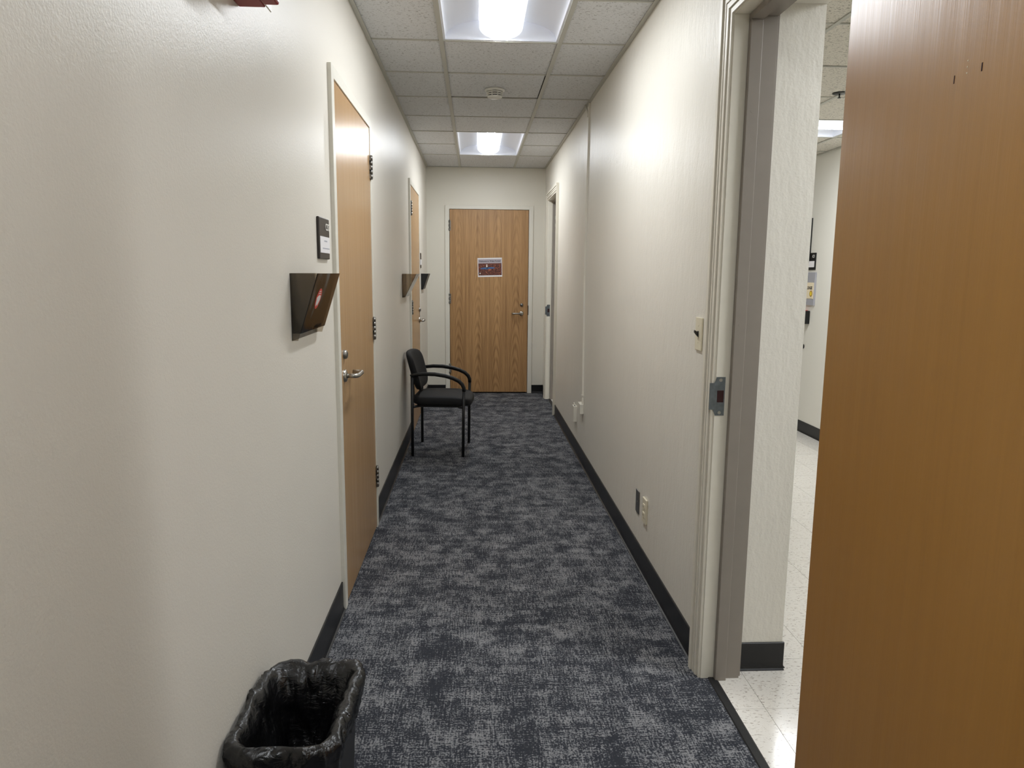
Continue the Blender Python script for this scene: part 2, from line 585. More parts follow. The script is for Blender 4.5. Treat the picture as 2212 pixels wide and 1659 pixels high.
for n, (a, b) in enumerate(((1.40, 2.33), (7.19, 8.055))):
    bm = bmesh.new()
    prism(bm, [(XR + 0.020, 0.0), (XR + 0.023, 0.004), (XR + 0.047, 0.003), (XR + 0.052, 0.0), (XR + 0.052, -0.01), (XR + 0.020, -0.01)], a - 0.03, b + 0.03, lambda p, q, t: (p, t, q))
    struct('trim_%d' % (n + 1), bm, 'vinyl_strip', ('black vinyl edging strip between carpet and tile at the %s doorway') % ('near open-door', 'far right')[n], 'threshold')

# ------------------------------------------------------------------ walls
WT = 0.12
D1 = (2.90, 3.955); D2 = (6.215, 7.225)       # outer frame extents of the left-hand doors
DH = 2.195
def wall_with_holes(x0, x1, ya, yb, ztop, holes):
    lst = []; y = ya
    for (h0, h1, hz) in sorted(holes):
        lst.append((x0, x1, y, h0, -0.06, ztop)); lst.append((x0, x1, h0, h1, hz, ztop)); y = h1
    lst.append((x0, x1, y, yb, -0.06, ztop))
    return boxes(lst)
struct('wall_left', wall_with_holes(XL - WT, XL, YB, YE + 0.2, ZC + 0.25, [(D1[0] + 0.03, D1[1] - 0.03, DH - 0.03), (D2[0] + 0.03, D2[1] - 0.03, DH - 0.03)]), 'paint_left', 'cream painted wall on the left with two closed wooden doors', 'wall')
struct('wall_right', wall_with_holes(XR, XRR, YB, YE + 0.2, ZC + 0.25, [(1.345, 2.385, 2.265), (7.135, 8.11, 2.255)]), 'paint_right', 'glossy cream plaster wall on the right with switch and sockets', 'wall')
EDX0, EDX1 = -0.350, 0.666
struct('wall_end', boxes([(XL - WT, EDX0 + 0.03, YE, YE + WT, -0.06, ZC + 0.25), (EDX1 - 0.03, XR, YE, YE + WT, -0.06, ZC + 0.25), (EDX0 + 0.03, EDX1 - 0.03, YE, YE + WT, 2.15, ZC + 0.25)]), 'paint_end', 'cream wall closing the far end of the corridor', 'wall')
struct('wall_back', boxes([(XL - WT, XRR, YB - WT, YB, -0.06, ZC + 0.25)]), 'paint_end', 'cream wall closing the corridor behind the viewpoint', 'wall')
# thin plaster skin on the doorway return and room side
struct('wall_room_right', boxes([(XRW, XRW + WT, -1.0, 9.2, -0.06, ZRC + 0.2)]), 'paint_room', 'pale wall across the side room, hung with signs', 'wall')
struct('wall_room_end', boxes([(XRR, XRW, 9.2, 9.2 + WT, -0.06, ZRC + 0.2)]), 'paint_room', 'far end wall of the side room', 'wall')
struct('wall_room_near', boxes([(XRR, XRW, -1.0 - WT, -1.0, -0.06, ZRC + 0.2)]), 'paint_room', 'near end wall of the side room', 'wall')

# vinyl cove base
def cove(name, p0, p1, nrm, h, label, thick=0.006):
    """straight cove base from p0 to p1, standing off along nrm"""
    bm = bmesh.new()
    p0, p1, nrm = Vector(p0), Vector(p1), Vector(nrm)
    prof = [(0, 0), (0.016, 0), (0.016, 0.003), (0.010, 0.006), (thick + 0.001, 0.014), (thick, 0.022), (thick, h - 0.002), (thick - 0.002, h), (0, h)]
    A = [bm.verts.new(p0 + nrm * a + Vector((0, 0, b))) for a, b in prof]
    B = [bm.verts.new(p1 + nrm * a + Vector((0, 0, b))) for a, b in prof]
    n = len(prof)
    bm.faces.new(A); bm.faces.new(B[::-1])
    for i in range(n):
        j = (i + 1) % n
        bm.faces.new((A[i], A[j], B[j], B[i]))
    bmesh.ops.recalc_face_normals(bm, faces=bm.faces)
    return struct(name, bm, 'vinyl_black', label, 'baseboard')
cove('baseboard_left', (XL, YB, 0), (XL, D1[0] - 0.001, 0), (1, 0, 0), 0.125, 'black vinyl base on the left wall behind the waste bin')
cove('baseboard_left', (XL, D1[1] + 0.001, 0), (XL, D2[0] - 0.001, 0), (1, 0, 0), 0.125, 'black vinyl base on the left wall between the two doors')
cove('baseboard_left', (XL, D2[1] + 0.001, 0), (XL, YE, 0), (1, 0, 0), 0.105, 'short black vinyl base on the left wall beyond the far door')
cove('baseboard_end', (XL, YE, 0), (EDX0 - 0.001, YE, 0), (0, -1, 0), 0.098, 'black vinyl base on the end wall left of the door')
cove('baseboard_end', (EDX1 + 0.001, YE, 0), (XR, YE, 0), (0, -1, 0), 0.098, 'black vinyl base on the end wall right of the door')
cove('baseboard_right', (XR, YB, 0), (XR, 1.31, 0), (-1, 0, 0), 0.108, 'black vinyl base on the right wall behind the open door')
cove('baseboard_right', (XR, 2.411, 0), (XR, 7.109, 0), (-1, 0, 0), 0.108, 'long black vinyl base on the right wall below the sockets')
cove('baseboard_right', (XR, 8.137, 0), (XR, YE, 0), (-1, 0, 0), 0.1, 'short black vinyl base on the right wall past the far doorway')
cove('baseboard_return', (0.955, 2.385, 0), (XRR + 0.006, 2.385, 0), (0, -1, 0), 0.103, 'black vinyl base on the thick wall end inside the near doorway')
cove('baseboard_room', (XRW, -1, 0), (XRW, 9.2, 0), (-1, 0, 0), 0.1, 'black vinyl base along the wall across the side room')
cove('baseboard_room', (XRR, 2.385, 0), (XRR, 7.13, 0), (1, 0, 0), 0.1, 'black vinyl base on the room side of the thick wall')

# ------------------------------------------------------------------ ceilings
TX = [XL, -0.178, 0.438, XR]
RY = [7.63 - T * k for k in range(0, 21)][::-1]      # cross tees
RY = [YB] + [r for r in RY if r > YB + 0.1]
rows = list(zip(RY, RY[1:])) + [(RY[-1], YE)]
ce = struct('ceiling', boxes([(XL - WT, XRR, YB, YE + WT, ZC + 0.2, ZC + 0.26)]), 'plenum_dark', 'suspended tile ceiling over the corridor', 'ceiling')
LIGHT_ROWS = [7.63 - T * 2, 7.63 - T * 8, 7.63 - T * 14]   # start of each two-row light in the centre column
def is_light(y0):
    return any(abs(y0 - a) < 0.05 or abs(y0 - a - T) < 0.05 for a in LIGHT_ROWS)
tm = {}
for i in range(3):
    for (y0, y1) in rows:
        if i == 1 and is_light(y0): continue
        odd = (i == 1 and abs(y0 - (7.63 - T * 5)) < 0.05)      # the tile sitting crooked
        w, d = (TX[i + 1] - TX[i]) / 2, (y1 - y0) / 2
        key = (i, round(d, 3), odd)
        if key not in tm:
            if odd:
                bm = boxes([(-w + 0.004, w - 0.0165, -d + 0.004, d - 0.0165, 0, 0.016)])
            else:
                bm = boxes([(-w + 0.004, w - 0.004, -d + 0.004, d - 0.004, 0, 0.016)])
            tm[key] = mesh('ceiling_tile', bm, 'ceiling_tile')
        obj('ceiling_tile', tm[key], None, ce, ((TX[i] + TX[i + 1]) / 2, (y0 + y1) / 2, ZC + 0.005 + random.uniform(0, 0.0015)))
def tee(parent, x0, x1, y0, y1, z, stem='y'):
    bm = boxes([(x0, x1, y0, y1, z, z + 0.0045)])
    if stem == 'y':
        c = (x0 + x1) / 2; box(bm, c - 0.0015, c + 0.0015, y0, y1, z + 0.0045, z + 0.035)
    elif stem == 'x':
        c = (y0 + y1) / 2; box(bm, x0, x1, c - 0.0015, c + 0.0015, z + 0.0045, z + 0.035)
    obj('ceiling_tee', bm, 'tee_white', parent)
for x in TX[1:3]:
    tee(ce, x - 0.012, x + 0.012, YB, YE, ZC)
for r in RY[1:]:
    for i in range(3):
        if i == 1 and any(abs(r - a - T) < 0.05 for a in LIGHT_ROWS): continue
        a0 = TX[i] + (0.02 if i == 0 else 0.012); a1 = TX[i + 1] - (0.02 if i == 2 else 0.012)
        tee(ce, a0, a1, r - 0.0075, r + 0.0075, ZC + 0.0012, 'x')
obj('wall_angle', boxes([(XL, XL + 0.022, YB, YE, ZC - 0.001, ZC + 0.004)]), 'tee_white', ce)
obj('wall_angle', boxes([(XR - 0.022, XR, YB, YE, ZC - 0.001, ZC + 0.004)]), 'tee_white', ce)
obj('wall_angle', boxes([(XL, XR, YE - 0.012, YE, ZC - 0.001, ZC + 0.004)]), 'tee_white', ce)

cr = struct('ceiling', boxes([(XRR, XRW, -1, 9.2, ZRC + 0.2, ZRC + 0.26)]), 'plenum_dark', 'suspended speckled tile ceiling of the side room', 'ceiling')
RX_ = [XRR, 1.5, 2.11, 2.72, XRW]
RYR = [4.954 + T * k for k in range(-9, 7)]
RL = [4.954, 4.954 - 6 * T]
rm = {}
for i in range(4):
    for y0, y1 in zip(RYR, RYR[1:]):
        if i in (1, 2) and any(abs(y0 - a) < 0.05 for a in RL): continue
        w, d = (RX_[i + 1] - RX_[i]) / 2, (y1 - y0) / 2
        if i not in rm:
            rm[i] = mesh('ceiling_tile', boxes([(-w + 0.004, w - 0.004, -d + 0.004, d - 0.004, 0, 0.016)]), 'ceiling_tile_room')
        obj('ceiling_tile', rm[i], None, cr, ((RX_[i] + RX_[i + 1]) / 2, (y0 + y1) / 2, ZRC + 0.004 + random.uniform(0, 0.003)))
for x in RX_[1:4]:
    lst = RYR[:]
    tee(cr, x - 0.010, x + 0.010, RYR[0], 4.954 - 6 * T, ZRC) if x == 2.11 else None
    if x == 2.11:
        tee(cr, x - 0.010, x + 0.010, 4.954 - 5 * T, 4.954, ZRC); tee(cr, x - 0.010, x + 0.010, 4.954 + T, RYR[-1], ZRC)
    else:
        tee(cr, x - 0.010, x + 0.010, RYR[0], RYR[-1], ZRC)
for r in RYR[1:-1]:
    for i in range(4):
        tee(cr, RX_[i] + 0.011, RX_[i + 1] - 0.011, r - 0.006, r + 0.006, ZRC + 0.0012, 'x')
obj('wall_angle', boxes([(XRW - 0.022, XRW, -1, 9.2, ZRC - 0.001, ZRC + 0.004)]), 'tee_white', cr)

# ------------------------------------------------------------------ ceiling lights (2 x 4 ft, vaulted reflector, central basket)
def troffer(loc, rz, label, diff='lamp_diffuser', lx=1.2):
    e = empty('ceiling_light', loc, rz)
    tag(e, label, 'ceiling light', 'ceiling lights')
    hw, hl = 0.298, lx / 2
    fl_ = 0.012
    bm = boxes([(-hw, -hw + fl_, -hl, hl, 0, 0.004), (hw - fl_, hw, -hl, hl, 0, 0.004), (-hw + fl_, hw - fl_, -hl, -hl + fl_, 0, 0.004), (-hw + fl_, hw - fl_, hl - fl_, hl, 0, 0.004)])
    obj('frame', bm, 'troffer_white', e)
    iw, il = hw - fl_, hl - fl_
    # vault
    bm = bmesh.new(); n = 24; H = 0.10
    pts = [(-iw * math.cos(math.pi * k / n), 0.003 + H * math.sin(math.pi * k / n) ** 0.85) for k in range(n + 1)]
    A = [bm.verts.new((x, -il, z)) for x, z in pts]; B = [bm.verts.new((x, il, z)) for x, z in pts]
    for k in range(n):
        bm.faces.new((A[k], B[k], B[k + 1], A[k + 1])).smooth = True
    obj('reflector', bm, 'troffer_white', e)
    for s in (-1, 1):
        bm = bmesh.new()
        vs = [bm.verts.new((x, s * il, z)) for x, z in pts]
        bm.faces.new(vs if s > 0 else vs[::-1])
        obj('end_plate', bm, 'troffer_white', e)
    # closed housing above keeps the lamp light out of the void
    bm = boxes([(-hw + 0.001, hw - 0.001, -hl + 0.001, hl - 0.001, 0.112, 0.118), (-hw + 0.001, -hw + 0.004, -hl + .001, hl - .001, 0.0045, 0.112), (hw - 0.004, hw - 0.001, -hl + .001, hl - .001, 0.0045, 0.112),
                (-hw + .004, hw - .004, -hl + 0.001, -hl + 0.004, 0.0045, 0.112), (-hw + .004, hw - .004, hl - 0.004, hl - 0.001, 0.0045, 0.112)])
    obj('housing', bm, 'steel_dull', e)
    # basket diffuser: a U-shaped trough
    bm = bmesh.new(); bw = 0.112; n = 36; bl = il - 0.004
    pts = [(bw, 0.094)] + [(bw * math.cos(math.pi * k / n), 0.062 - 0.060 * math.sin(math.pi * k / n)) for k in range(n + 1)] + [(-bw, 0.094)]
    A = [bm.verts.new((x, -bl, z)) for x, z in pts]; B = [bm.verts.new((x, bl, z)) for x, z in pts]
    for k in range(len(pts) - 1):
        bm.faces.new((A[k], A[k + 1], B[k + 1], B[k])).smooth = True
    bm.faces.new(A[::-1]); bm.faces.new(B)
    bmesh.ops.recalc_face_normals(bm, faces=bm.faces)
    for f in bm.faces:
        f.material_index = 0 if (abs(f.calc_center_median().x) < 0.036 and f.normal.z < -0.2) else 1
    obj('diffuser', bm, [diff, 'lamp_diffuser_side'], e)
    return e
cx = (TX[1] + TX[2]) / 2
troffer((cx, LIGHT_ROWS[1] + T, ZC + 0.0045), 0, 'lit ceiling light nearest above the corridor, cut off by the top of the picture')
troffer((cx, LIGHT_ROWS[0] + T, ZC + 0.0045), 0, 'lit ceiling light close to the far end of the corridor')
troffer((cx, LIGHT_ROWS[2] + T, ZC + 0.0045), 0, 'lit ceiling light over the corridor behind the viewpoint')
troffer((2.11, 4.954 + T / 2, ZRC + 0.0045), math.pi / 2, 'lit ceiling light glimpsed in the side room past the open door', 'lamp_diffuser_room')
troffer((2.11, 4.954 - 5.5 * T, ZRC + 0.0045), math.pi / 2, 'added unseen ceiling light brightening the side room behind the open door', 'lamp_diffuser_room')  # unseen light added to brighten the room and the doorway return

# ------------------------------------------------------------------ door hardware
def hinge(parent, x, z, y=-0.006, side=1):
    """butt hinge: five knuckles and two thin leaves"""
    bm = bmesh.new()
    h = 0.114; k = h / 5
    for i in range(5):
        cyl(bm, (x, y, z - h / 2 + i * k + 0.0006), (x, y, z - h / 2 + (i + 1) * k - 0.0006), 0.0075, n=14)
    cyl(bm, (x, y, z + h / 2), (x, y, z + h / 2 + 0.004), 0.0062, n=14)
    cyl(bm, (x, y, z - h / 2 - 0.004), (x, y, z - h / 2), 0.0062, n=14)
    for i in (0, 2, 4):
        box(bm, x - 0.013, x, y + 0.001, y + 0.009, z - h / 2 + i * k, z - h / 2 + (i + 1) * k)
    box(bm, x - 0.016, x + 0.014, y + 0.0075, y + 0.0095, z - h / 2, z + h / 2)
    return obj('hinge', bm, 'steel_dull', parent)

def lever(parent, x, z, d, yface, length=0.115, ret=True):
    """lever handle on a round rose; d = direction along x"""
    bm = bmesh.new()
    lathe(bm, [(0, yface - 0.011), (0.021, yface - 0.011), (0.0255, yface - 0.007), (0.0265, yface)], 28, 'y', (x, 0, z))
    def f(a, b): return (x + d * a, b, z)
    yo = yface - 0.055
    path = [(x, yface - 0.008, z), (x, yo + 0.02, z)] + arc((0.02, yo + 0.02), 180, 270, 0.02, 6, lambda a, b: (x + d * a, b, z))
    path += [(x + d * (length - 0.022), yo, z)]
    if ret:
        path += arc((length - 0.022, yo + 0.016), -90, 0, 0.016, 6, lambda a, b: (x + d * a, b, z))
        path += [(x + d * (length - 0.006), yface - 0.014, z)]
    tube(bm, path, 0.0095, 14)
    return obj('lever_handle', bm, 'steel', parent)

def thumb_lock(parent, x, z, yface):
    bm = bmesh.new()
    lathe(bm, [(0, yface - 0.016), (0.011, yface - 0.016), (0.0175, yface - 0.012), (0.019, yface - 0.004), (0.019, yface)], 28, 'y', (x, 0, z))
    box(bm, x - 0.0015, x + 0.0015, yface - 0.0175, yface - 0.015, z - 0.006, z + 0.006)
    return obj('lock_cylinder', bm, 'steel_dull', parent)

def metal_door(name, loc, rz, W, H, wood, hinge_right, label, leaf_top, gap=0.004, proud=0.016, fw=0.05, foot=0.010):
    """flush wood leaf in a pressed-steel frame; local x across, y into the wall"""
    e = empty(name, loc, rz)
    tag(e, label, 'door', kind='structure')
    for (nm, b) in (('frame_jamb', (0, fw, -proud, 0.12, -0.005, H)), ('frame_jamb', (W - fw, W, -proud, 0.12, -0.005, H)), ('frame_head', (fw, W - fw, -proud, 0.12, leaf_top + gap, H))):
        obj(nm, boxes([b], 0.002, 2), 'frame_white', e)
    for b in ((fw, fw + 0.014, 0.046, 0.10, 0, leaf_top), (W - fw - 0.014, W - fw, 0.046, 0.10, 0, leaf_top)):
        obj('frame_stop', boxes([b]), 'frame_white', e)
    obj('frame_stop', boxes([(fw + 0.014, W - fw - 0.014, 0.046, 0.10, leaf_top - 0.010, leaf_top + gap)]), 'frame_white', e)
    lw = W - 2 * fw - 2 * gap
    leaf = obj('leaf', boxes([(0, lw, 0, 0.044, 0, leaf_top - foot)], 0.0012), wood, e, (fw + gap, -proud + 0.004 + (0.0), foot))
    hx = W - fw - 0.002 if hinge_right else fw + 0.002
    for z in (1.95, 1.115, 0.295):
        hinge(e, hx, z, -proud - 0.004)
    return e, leaf, lw
PR = 0.016
d1, leaf1, lw1 = metal_door('door_1', (XL, D1[0], 0), math.pi / 2, D1[1] - D1[0], DH, 'maple_left', True, 'closed pale maple door nearest on the left wall, with lever handle', 2.145)
lever(leaf1, 0.070, 0.972, 1, 0.0, 0.135); thumb_lock(leaf1, 0.070, 1.062, 0.0)
obj('lock_edge_plate', boxes([(-0.001, 0.001, 0.002, 0.03, 0.93, 1.07)]), 'steel_dull', leaf1)
d2, leaf2, lw2 = metal_door('door_2', (XL, D2[0], 0), math.pi / 2, D2[1] - D2[0], DH - 0.005, 'maple_left', False, 'closed pale maple door further along the left wall, behind the chair', 2.142)
lever(leaf2, lw2 - 0.070, 0.945, -1, 0.0, 0.13); thumb_lock(leaf2, lw2 - 0.070, 1.045, 0.0)
obj('lock_edge_plate', boxes([(lw2 - 0.012, lw2 + 0.001, -0.0012, 0.002, 0.94, 1.06)]), 'steel_dull', leaf2)
d3, leaf3, lw3 = metal_door('door_3', (EDX0, YE, 0), 0, EDX1 - EDX0, 2.178, 'oak_end', False, 'closed oak veneer door at the end of the corridor with a printed notice', 2.131, foot=0.014)
lever(leaf3, lw3 - 0.075, 0.934, -1, 0.0, 0.112, True); thumb_lock(leaf3, lw3 - 0.072, 1.034, 0.0)
obj('strike_plate', boxes([(EDX1 - EDX0 - 0.052, EDX1 - EDX0 - 0.046, -PR - 0.0015, 0.02, 0.93, 1.04)]), 'dark_gap', d3)
# daylight-tight backing behind each closed leaf
for (n_, e_, W_) in ((1, d1, D1[1] - D1[0]), (2, d2, D2[1] - D2[0]), (3, d3, EDX1 - EDX0)):
    obj('backing', boxes([(0.0, W_, 0.121, 0.125, -0.05, 2.19)]), 'dark_gap', e_)

# ------------------------------------------------------------------ wooden-cased openings in the right wall
def cased_opening(name, y0, y1, zt, label):
    e = empty(name, ((XR), (y0 + y1) / 2, 0))
    tag(e, label, 'door', kind='structure')
    yc = (y0 + y1) / 2
    steps = [(0.004, 0.019, 0.014), (0.019, 0.0225, 0.008), (0.0225, 0.039, 0.019), (0.039, 0.0425, 0.012), (0.0425, 0.056, 0.021), (0.056, 0.0595, 0.016), (0.0595, 0.080, 0.027)]
    def three(nm, x0, x1, a, b, mat, low=-0.004):
        f = boxes([(x0, x1, y1 - yc + a, y1 - yc + b, low, zt + a)], 0.0022 if nm == 'stop' else 0.0008, 2); obj(nm, f, mat, e)
        f = boxes([(x0, x1, y0 - yc - b, y0 - yc - a, low, zt + a)]); obj(nm, f, mat, e)
        f = boxes([(x0, x1, y0 - yc - b, y1 - yc + b, zt + a, zt + b)]); obj(nm + '_head', f, mat, e)
    # moulded casing, one piece per side, mitred look by stacking the steps
    for side in (1, -1):
        bm = bmesh.new()
        for a, b, p in steps:
            ya, yb = (y1 - yc + a, y1 - yc + b) if side > 0 else (y0 - yc - b, y0 - yc - a)
            box(bm, -p, 0.0, ya, yb, -0.004, zt + b)
        obj('casing', bm, 'trim_white', e)
    bm = bmesh.new()
    for a, b, p in steps:
        box(bm, -p, 0.0, y0 - yc - a, y1 - yc + a, zt + a, zt + b)
    obj('casing_head', bm, 'trim_white', e)
    three('jamb', -0.006, 0.040, 0.0, 0.055, 'trim_white')
    three('stop', 0.040, 0.079, -0.019, 0.055, 'frame_grey')
    three('back_jamb', 0.079, 0.130, -0.004, 0.055, 'frame_grey')
    three('jamb_lip', 0.130, 0.140, 0.010, 0.055, 'frame_grey')
    return e, yc
def strike(e, y, z, x0=-0.026):
    """strike plate on the far jamb: T-shaped metal plate with a dark latch hole and two screws"""
    bm = bmesh.new()
    poly = [(x0, -0.045), (-0.011, -0.045), (-0.009, -0.052), (-0.004, -0.065), (0.026, -0.065), (0.026, 0.065), (-0.004, 0.065), (-0.007, 0.052), (-0.011, 0.045), (x0, 0.045)]
    prism(bm, poly, -0.0016, 0.0005, lambda a, b, t: (a, y + t, z + b))
    s = obj('strike_plate', bm, 'steel_blue', e)
    obj('latch_hole', boxes([(0.0, 0.022, y - 0.0021, y - 0.0014, z - 0.02, z + 0.02)]), 'strike_hole', s)
    for dz in (-0.055, 0.055):
        bm = bmesh.new(); cyl(bm, (0.010, y - 0.0026, z + dz), (0.010, y - 0.001, z + dz), 0.0055, n=16)
        sc = obj('screw', bm, 'steel', s)
d4, yc4 = cased_opening('door_4', 1.400, 2.330, 2.210, 'open honey-coloured door and cream cased doorway filling the right foreground')
strike(d4, 2.33 - yc4, 1.014)
bm = bmesh.new()
for z in (1.92, 1.253):
    cyl(bm, (0.059, 2.311 - yc4 - 0.0008, z), (0.059, 2.311 - yc4 + 0.001, z), 0.006, n=14)
obj('filled_screw', bm, 'frame_grey', d4)
d5, yc5 = cased_opening('door_5', 7.190, 8.055, 2.200, 'cream cased doorway with grey jamb at the far right, standing open')
strike(d5, 8.055 - yc5, 1.005)
for zz in (2.02, 1.94, 1.14, 1.09, 0.30, 0.25):
    obj('filler_plate', boxes([(0.064, 0.077, 8.036 - yc5 - 0.002, 8.036 - yc5, zz - 0.018, zz + 0.018)]), 'steel' if zz > 1.5 else 'steel_dull', d5)
# the open leaf, folded back along the wall towards the viewer
DELTA = math.radians(5.0)
leaf4 = obj('leaf', boxes([(0, 0.912, 0, 0.044, 0, 2.185)], 0.0015), 'honey_right', d4, (0.700 - XR, 1.402 - yc4, 0.012), (0, 0, -math.pi / 2 - DELTA))
for (a, z, w) in ((0.377, 1.674, 0.0011), (0.441, 1.674, 0.0014)):
    obj('screw_hole', boxes([(a - w, a + w, -0.0004, 0.001, z - 0.0055, z + 0.0055)], 0.0003), 'strike_hole', leaf4)
for k in range(3):
    obj('plug_mark', boxes([(0.406, 0.4078, -0.0005, 0.001, 1.674 + 0.008 * k, 1.676 + 0.008 * k)], 0.0003), 'ivory_plastic', leaf4)
for z in (1.98, 1.10, 0.24):
    hinge(leaf4, 0.002, z, 0.052)

# ------------------------------------------------------------------ waste bin with liner
def rrect(w, d, r, n=10):
    """rounded rectangle outline, counter-clockwise, evenly sampled"""
    pts = []
    for cx_, cy_, a0 in ((w - r, d - r, 0), (-w + r, d - r, 90), (-w + r, -d + r, 180), (w - r, -d + r, 270)):
        for k in range(n + 1):
            a = math.radians(a0 + 90 * k / n)
            pts.append(Vector((cx_ + r * math.cos(a), cy_ + r * math.sin(a))))
    return pts
def resample(pts, n):
    L = [0]
    for a, b in zip(pts, pts[1:] + pts[:1]): L.append(L[-1] + (b - a).length)
    out = []; k = 0
    P2 = pts + [pts[0]]
    for i in range(n):
        s = L[-1] * i / n
        while L[k + 1] < s: k += 1
        out.append(P2[k].lerp(P2[k + 1], (s - L[k]) / max(L[k + 1] - L[k], 1e-9)))
    return out
BX, BY = -0.425, 1.628
bin_ = empty('waste_bin', (BX, BY, 0), math.radians(-1.5))
tag(bin_, 'black rectangular waste bin with a black liner against the left wall', 'waste bin')
bm = bmesh.new()
prof = [(0.096, 0.146, 0.03, 0.0), (0.098, 0.148, 0.034, 0.006), (0.114, 0.172, 0.05, 0.355), (0.119, 0.178, 0.054, 0.357), (0.119, 0.178, 0.054, 0.374), (0.116, 0.175, 0.052, 0.376),
        (0.110, 0.168, 0.048, 0.370), (0.094, 0.143, 0.03, 0.010)]
rings = [[bm.verts.new((p.x, p.y, z)) for p in resample(rrect(w, d, r), 72)] for w, d, r, z in prof]
for A, B in zip(rings, rings[1:]):
    for i in range(72):
        j = (i + 1) % 72
        bm.faces.new((A[i], A[j], B[j], B[i])).smooth = True
bm.faces.new(rings[0][::-1]); bm.faces.new(rings[-1])
bmesh.ops.recalc_face_normals(bm, faces=bm.faces)
obj('body', bm, 'black_plastic', bin_)
def liner():
    bm = bmesh.new()
    N = 460
    # section of the folded-over bag: (outward offset, height); outside hem, over the rim, down inside
    sec = [(0.006, 0.300), (0.008, 0.312), (0.009, 0.324), (0.010, 0.336), (0.012, 0.347), (0.0135, 0.357), (0.014, 0.367), (0.012, 0.376), (0.008, 0.383), (0.002, 0.387), (-0.005, 0.388), (-0.012, 0.385), (-0.018, 0.378), (-0.022, 0.368), (-0.024, 0.356), (-0.024, 0.343), (-0.023, 0.33)]
    sec += [(-0.023 - 0.003 * k, 0.33 - 0.020 * k) for k in range(1, 16)]
    rows = []
    nz = noise.noise
    for si, (o, z) in enumerate(sec):
        tt = min(1, max(0, (z - 0.02) / 0.36))
        w0, d0 = 0.100 + 0.019 * tt, 0.150 + 0.028 * tt
        base = resample(rrect(w0 + o, d0 + o, max(0.014, 0.054 + o * 0.7)), N)
        inside = max(0.0, min(1.0, (si - 12) / 5.0))
        rim = max(0.0, 1 - abs(si - 9) / 7.0)
        row = []
        for i, p in enumerate(base):
            d = p.normalized()
            q = Vector((p.x, p.y, z))
            big = nz(Vector((p.x * 13, p.y * 13, z * 7 + 3.3)))
            # slanting folds: ridges of a stretched noise
            w = nz(Vector((p.x * 7 + 4, p.y * 7, z * 7))) * 0.9
            f1 = 1 - 2.2 * abs(nz(Vector((p.x * 17 + z * 14 + w, p.y * 17 - z * 11, z * 7 + w))))
            f2 = 1 - 2.2 * abs(nz(Vector((p.x * 40 - z * 26, p.y * 40 + z * 22 + w, z * 15))))
            f1, f2 = max(0, f1) ** 2, max(0, f2) ** 2
            off = big * (0.008 + 0.012 * inside) + f1 * (0.007 + 0.003 * rim) - 0.004 + f2 * 0.0035
            if inside > 0: off -= 0.006 * inside
            hem = nz(Vector((p.x * 20, p.y * 20, 9.1)))
            zz = z + rim * (big * 0.008 + f1 * 0.005 + f2 * 0.0022 - 0.002) + (hem * 0.014 * (1 - si / 5.0) if si < 5 else 0)
            row.append(bm.verts.new((p.x + d.x * off, p.y + d.y * off, zz)))
        rows.append(row)
    for A, B in zip(rows, rows[1:]):
        for i in range(N):
            j = (i + 1) % N
            bm.faces.new((A[i], A[j], B[j], B[i])).smooth = True
    bm.faces.new(rows[-1])
    bmesh.ops.recalc_face_normals(bm, faces=bm.faces)
    return bm
ln = obj('liner', liner(), 'liner_plastic', bin_)
ln['label'] = 'crumpled glossy black plastic liner folded over the rim'

# ------------------------------------------------------------------ chair
ch = empty('armchair', (-0.271, 5.715, 0), math.radians(-4.8))
tag(ch, 'black stacking armchair with padded seat and back against the left wall', 'chair')
def seat_def(p):
    q = p.copy()
    q.z += 0.433 - 0.022 * max(0, (p.x - 0.05) / 0.2) ** 2 - 0.006 * (1 - min(1, (p.y / 0.22) ** 2)) * (1 if p.z > 0 else 0)
    q.x += 0.022
    return q
obj('seat', superpad(0.232, 0.236, 0.041, 0.42, 0.42, 64, 20, seat_def), 'black_fabric', ch)
obj('seat_pan', boxes([(-0.17, 0.16, -0.19, 0.19, 0.378, 0.398)], 0.008, 2), 'black_plastic', ch)
def back_def(p):
    h, lat, th = p.y, p.x, p.z
    z = 0.652 + h
    u = -0.212 - 0.26 * h + 0.75 * lat * lat + th
    return Vector((u, lat * (1 + 0.10 * h / 0.15), z))
obj('backrest', superpad(0.222, 0.152, 0.028, 0.45, 0.5, 56, 20, back_def), 'black_fabric', ch)
for s in (-1, 1):
    la = s * 0.241
    bm = bmesh.new(); tube(bm, [(-0.196, la, 0.0), (-0.196, la, 0.3), (-0.193, la, 0.62)], 0.0115, 14)
    obj('leg', bm, 'black_tube', ch)
    bm = bmesh.new(); tube(bm, [(0.197, la, 0.0), (0.200, la, 0.3), (0.204, la, 0.525)], 0.0115, 14)
    obj('leg', bm, 'black_tube', ch)
    bm = bmesh.new()
    path = [(-0.205, la, 0.628), (-0.18, la, 0.638), (-0.10, la, 0.646), (-0.02, la, 0.645), (0.06, la, 0.633), (0.12, la, 0.616), (0.165, la, 0.594), (0.192, la, 0.568), (0.203, la, 0.542), (0.204, la, 0.515)]
    tube(bm, path, [0.010, 0.012, 0.013, 0.0135, 0.0135, 0.0135, 0.0135, 0.013, 0.0125, 0.0118], 14, 1.35)
    obj('armrest', bm, 'black_tube', ch)
    bm = bmesh.new(); tube(bm, [(-0.16, s * 0.15, 0.40), (-0.19, s * 0.15, 0.43), (-0.198, s * 0.15, 0.47), (-0.205, s * 0.15, 0.60)], 0.009, 10)
    obj('back_support', bm, 'black_tube', ch)
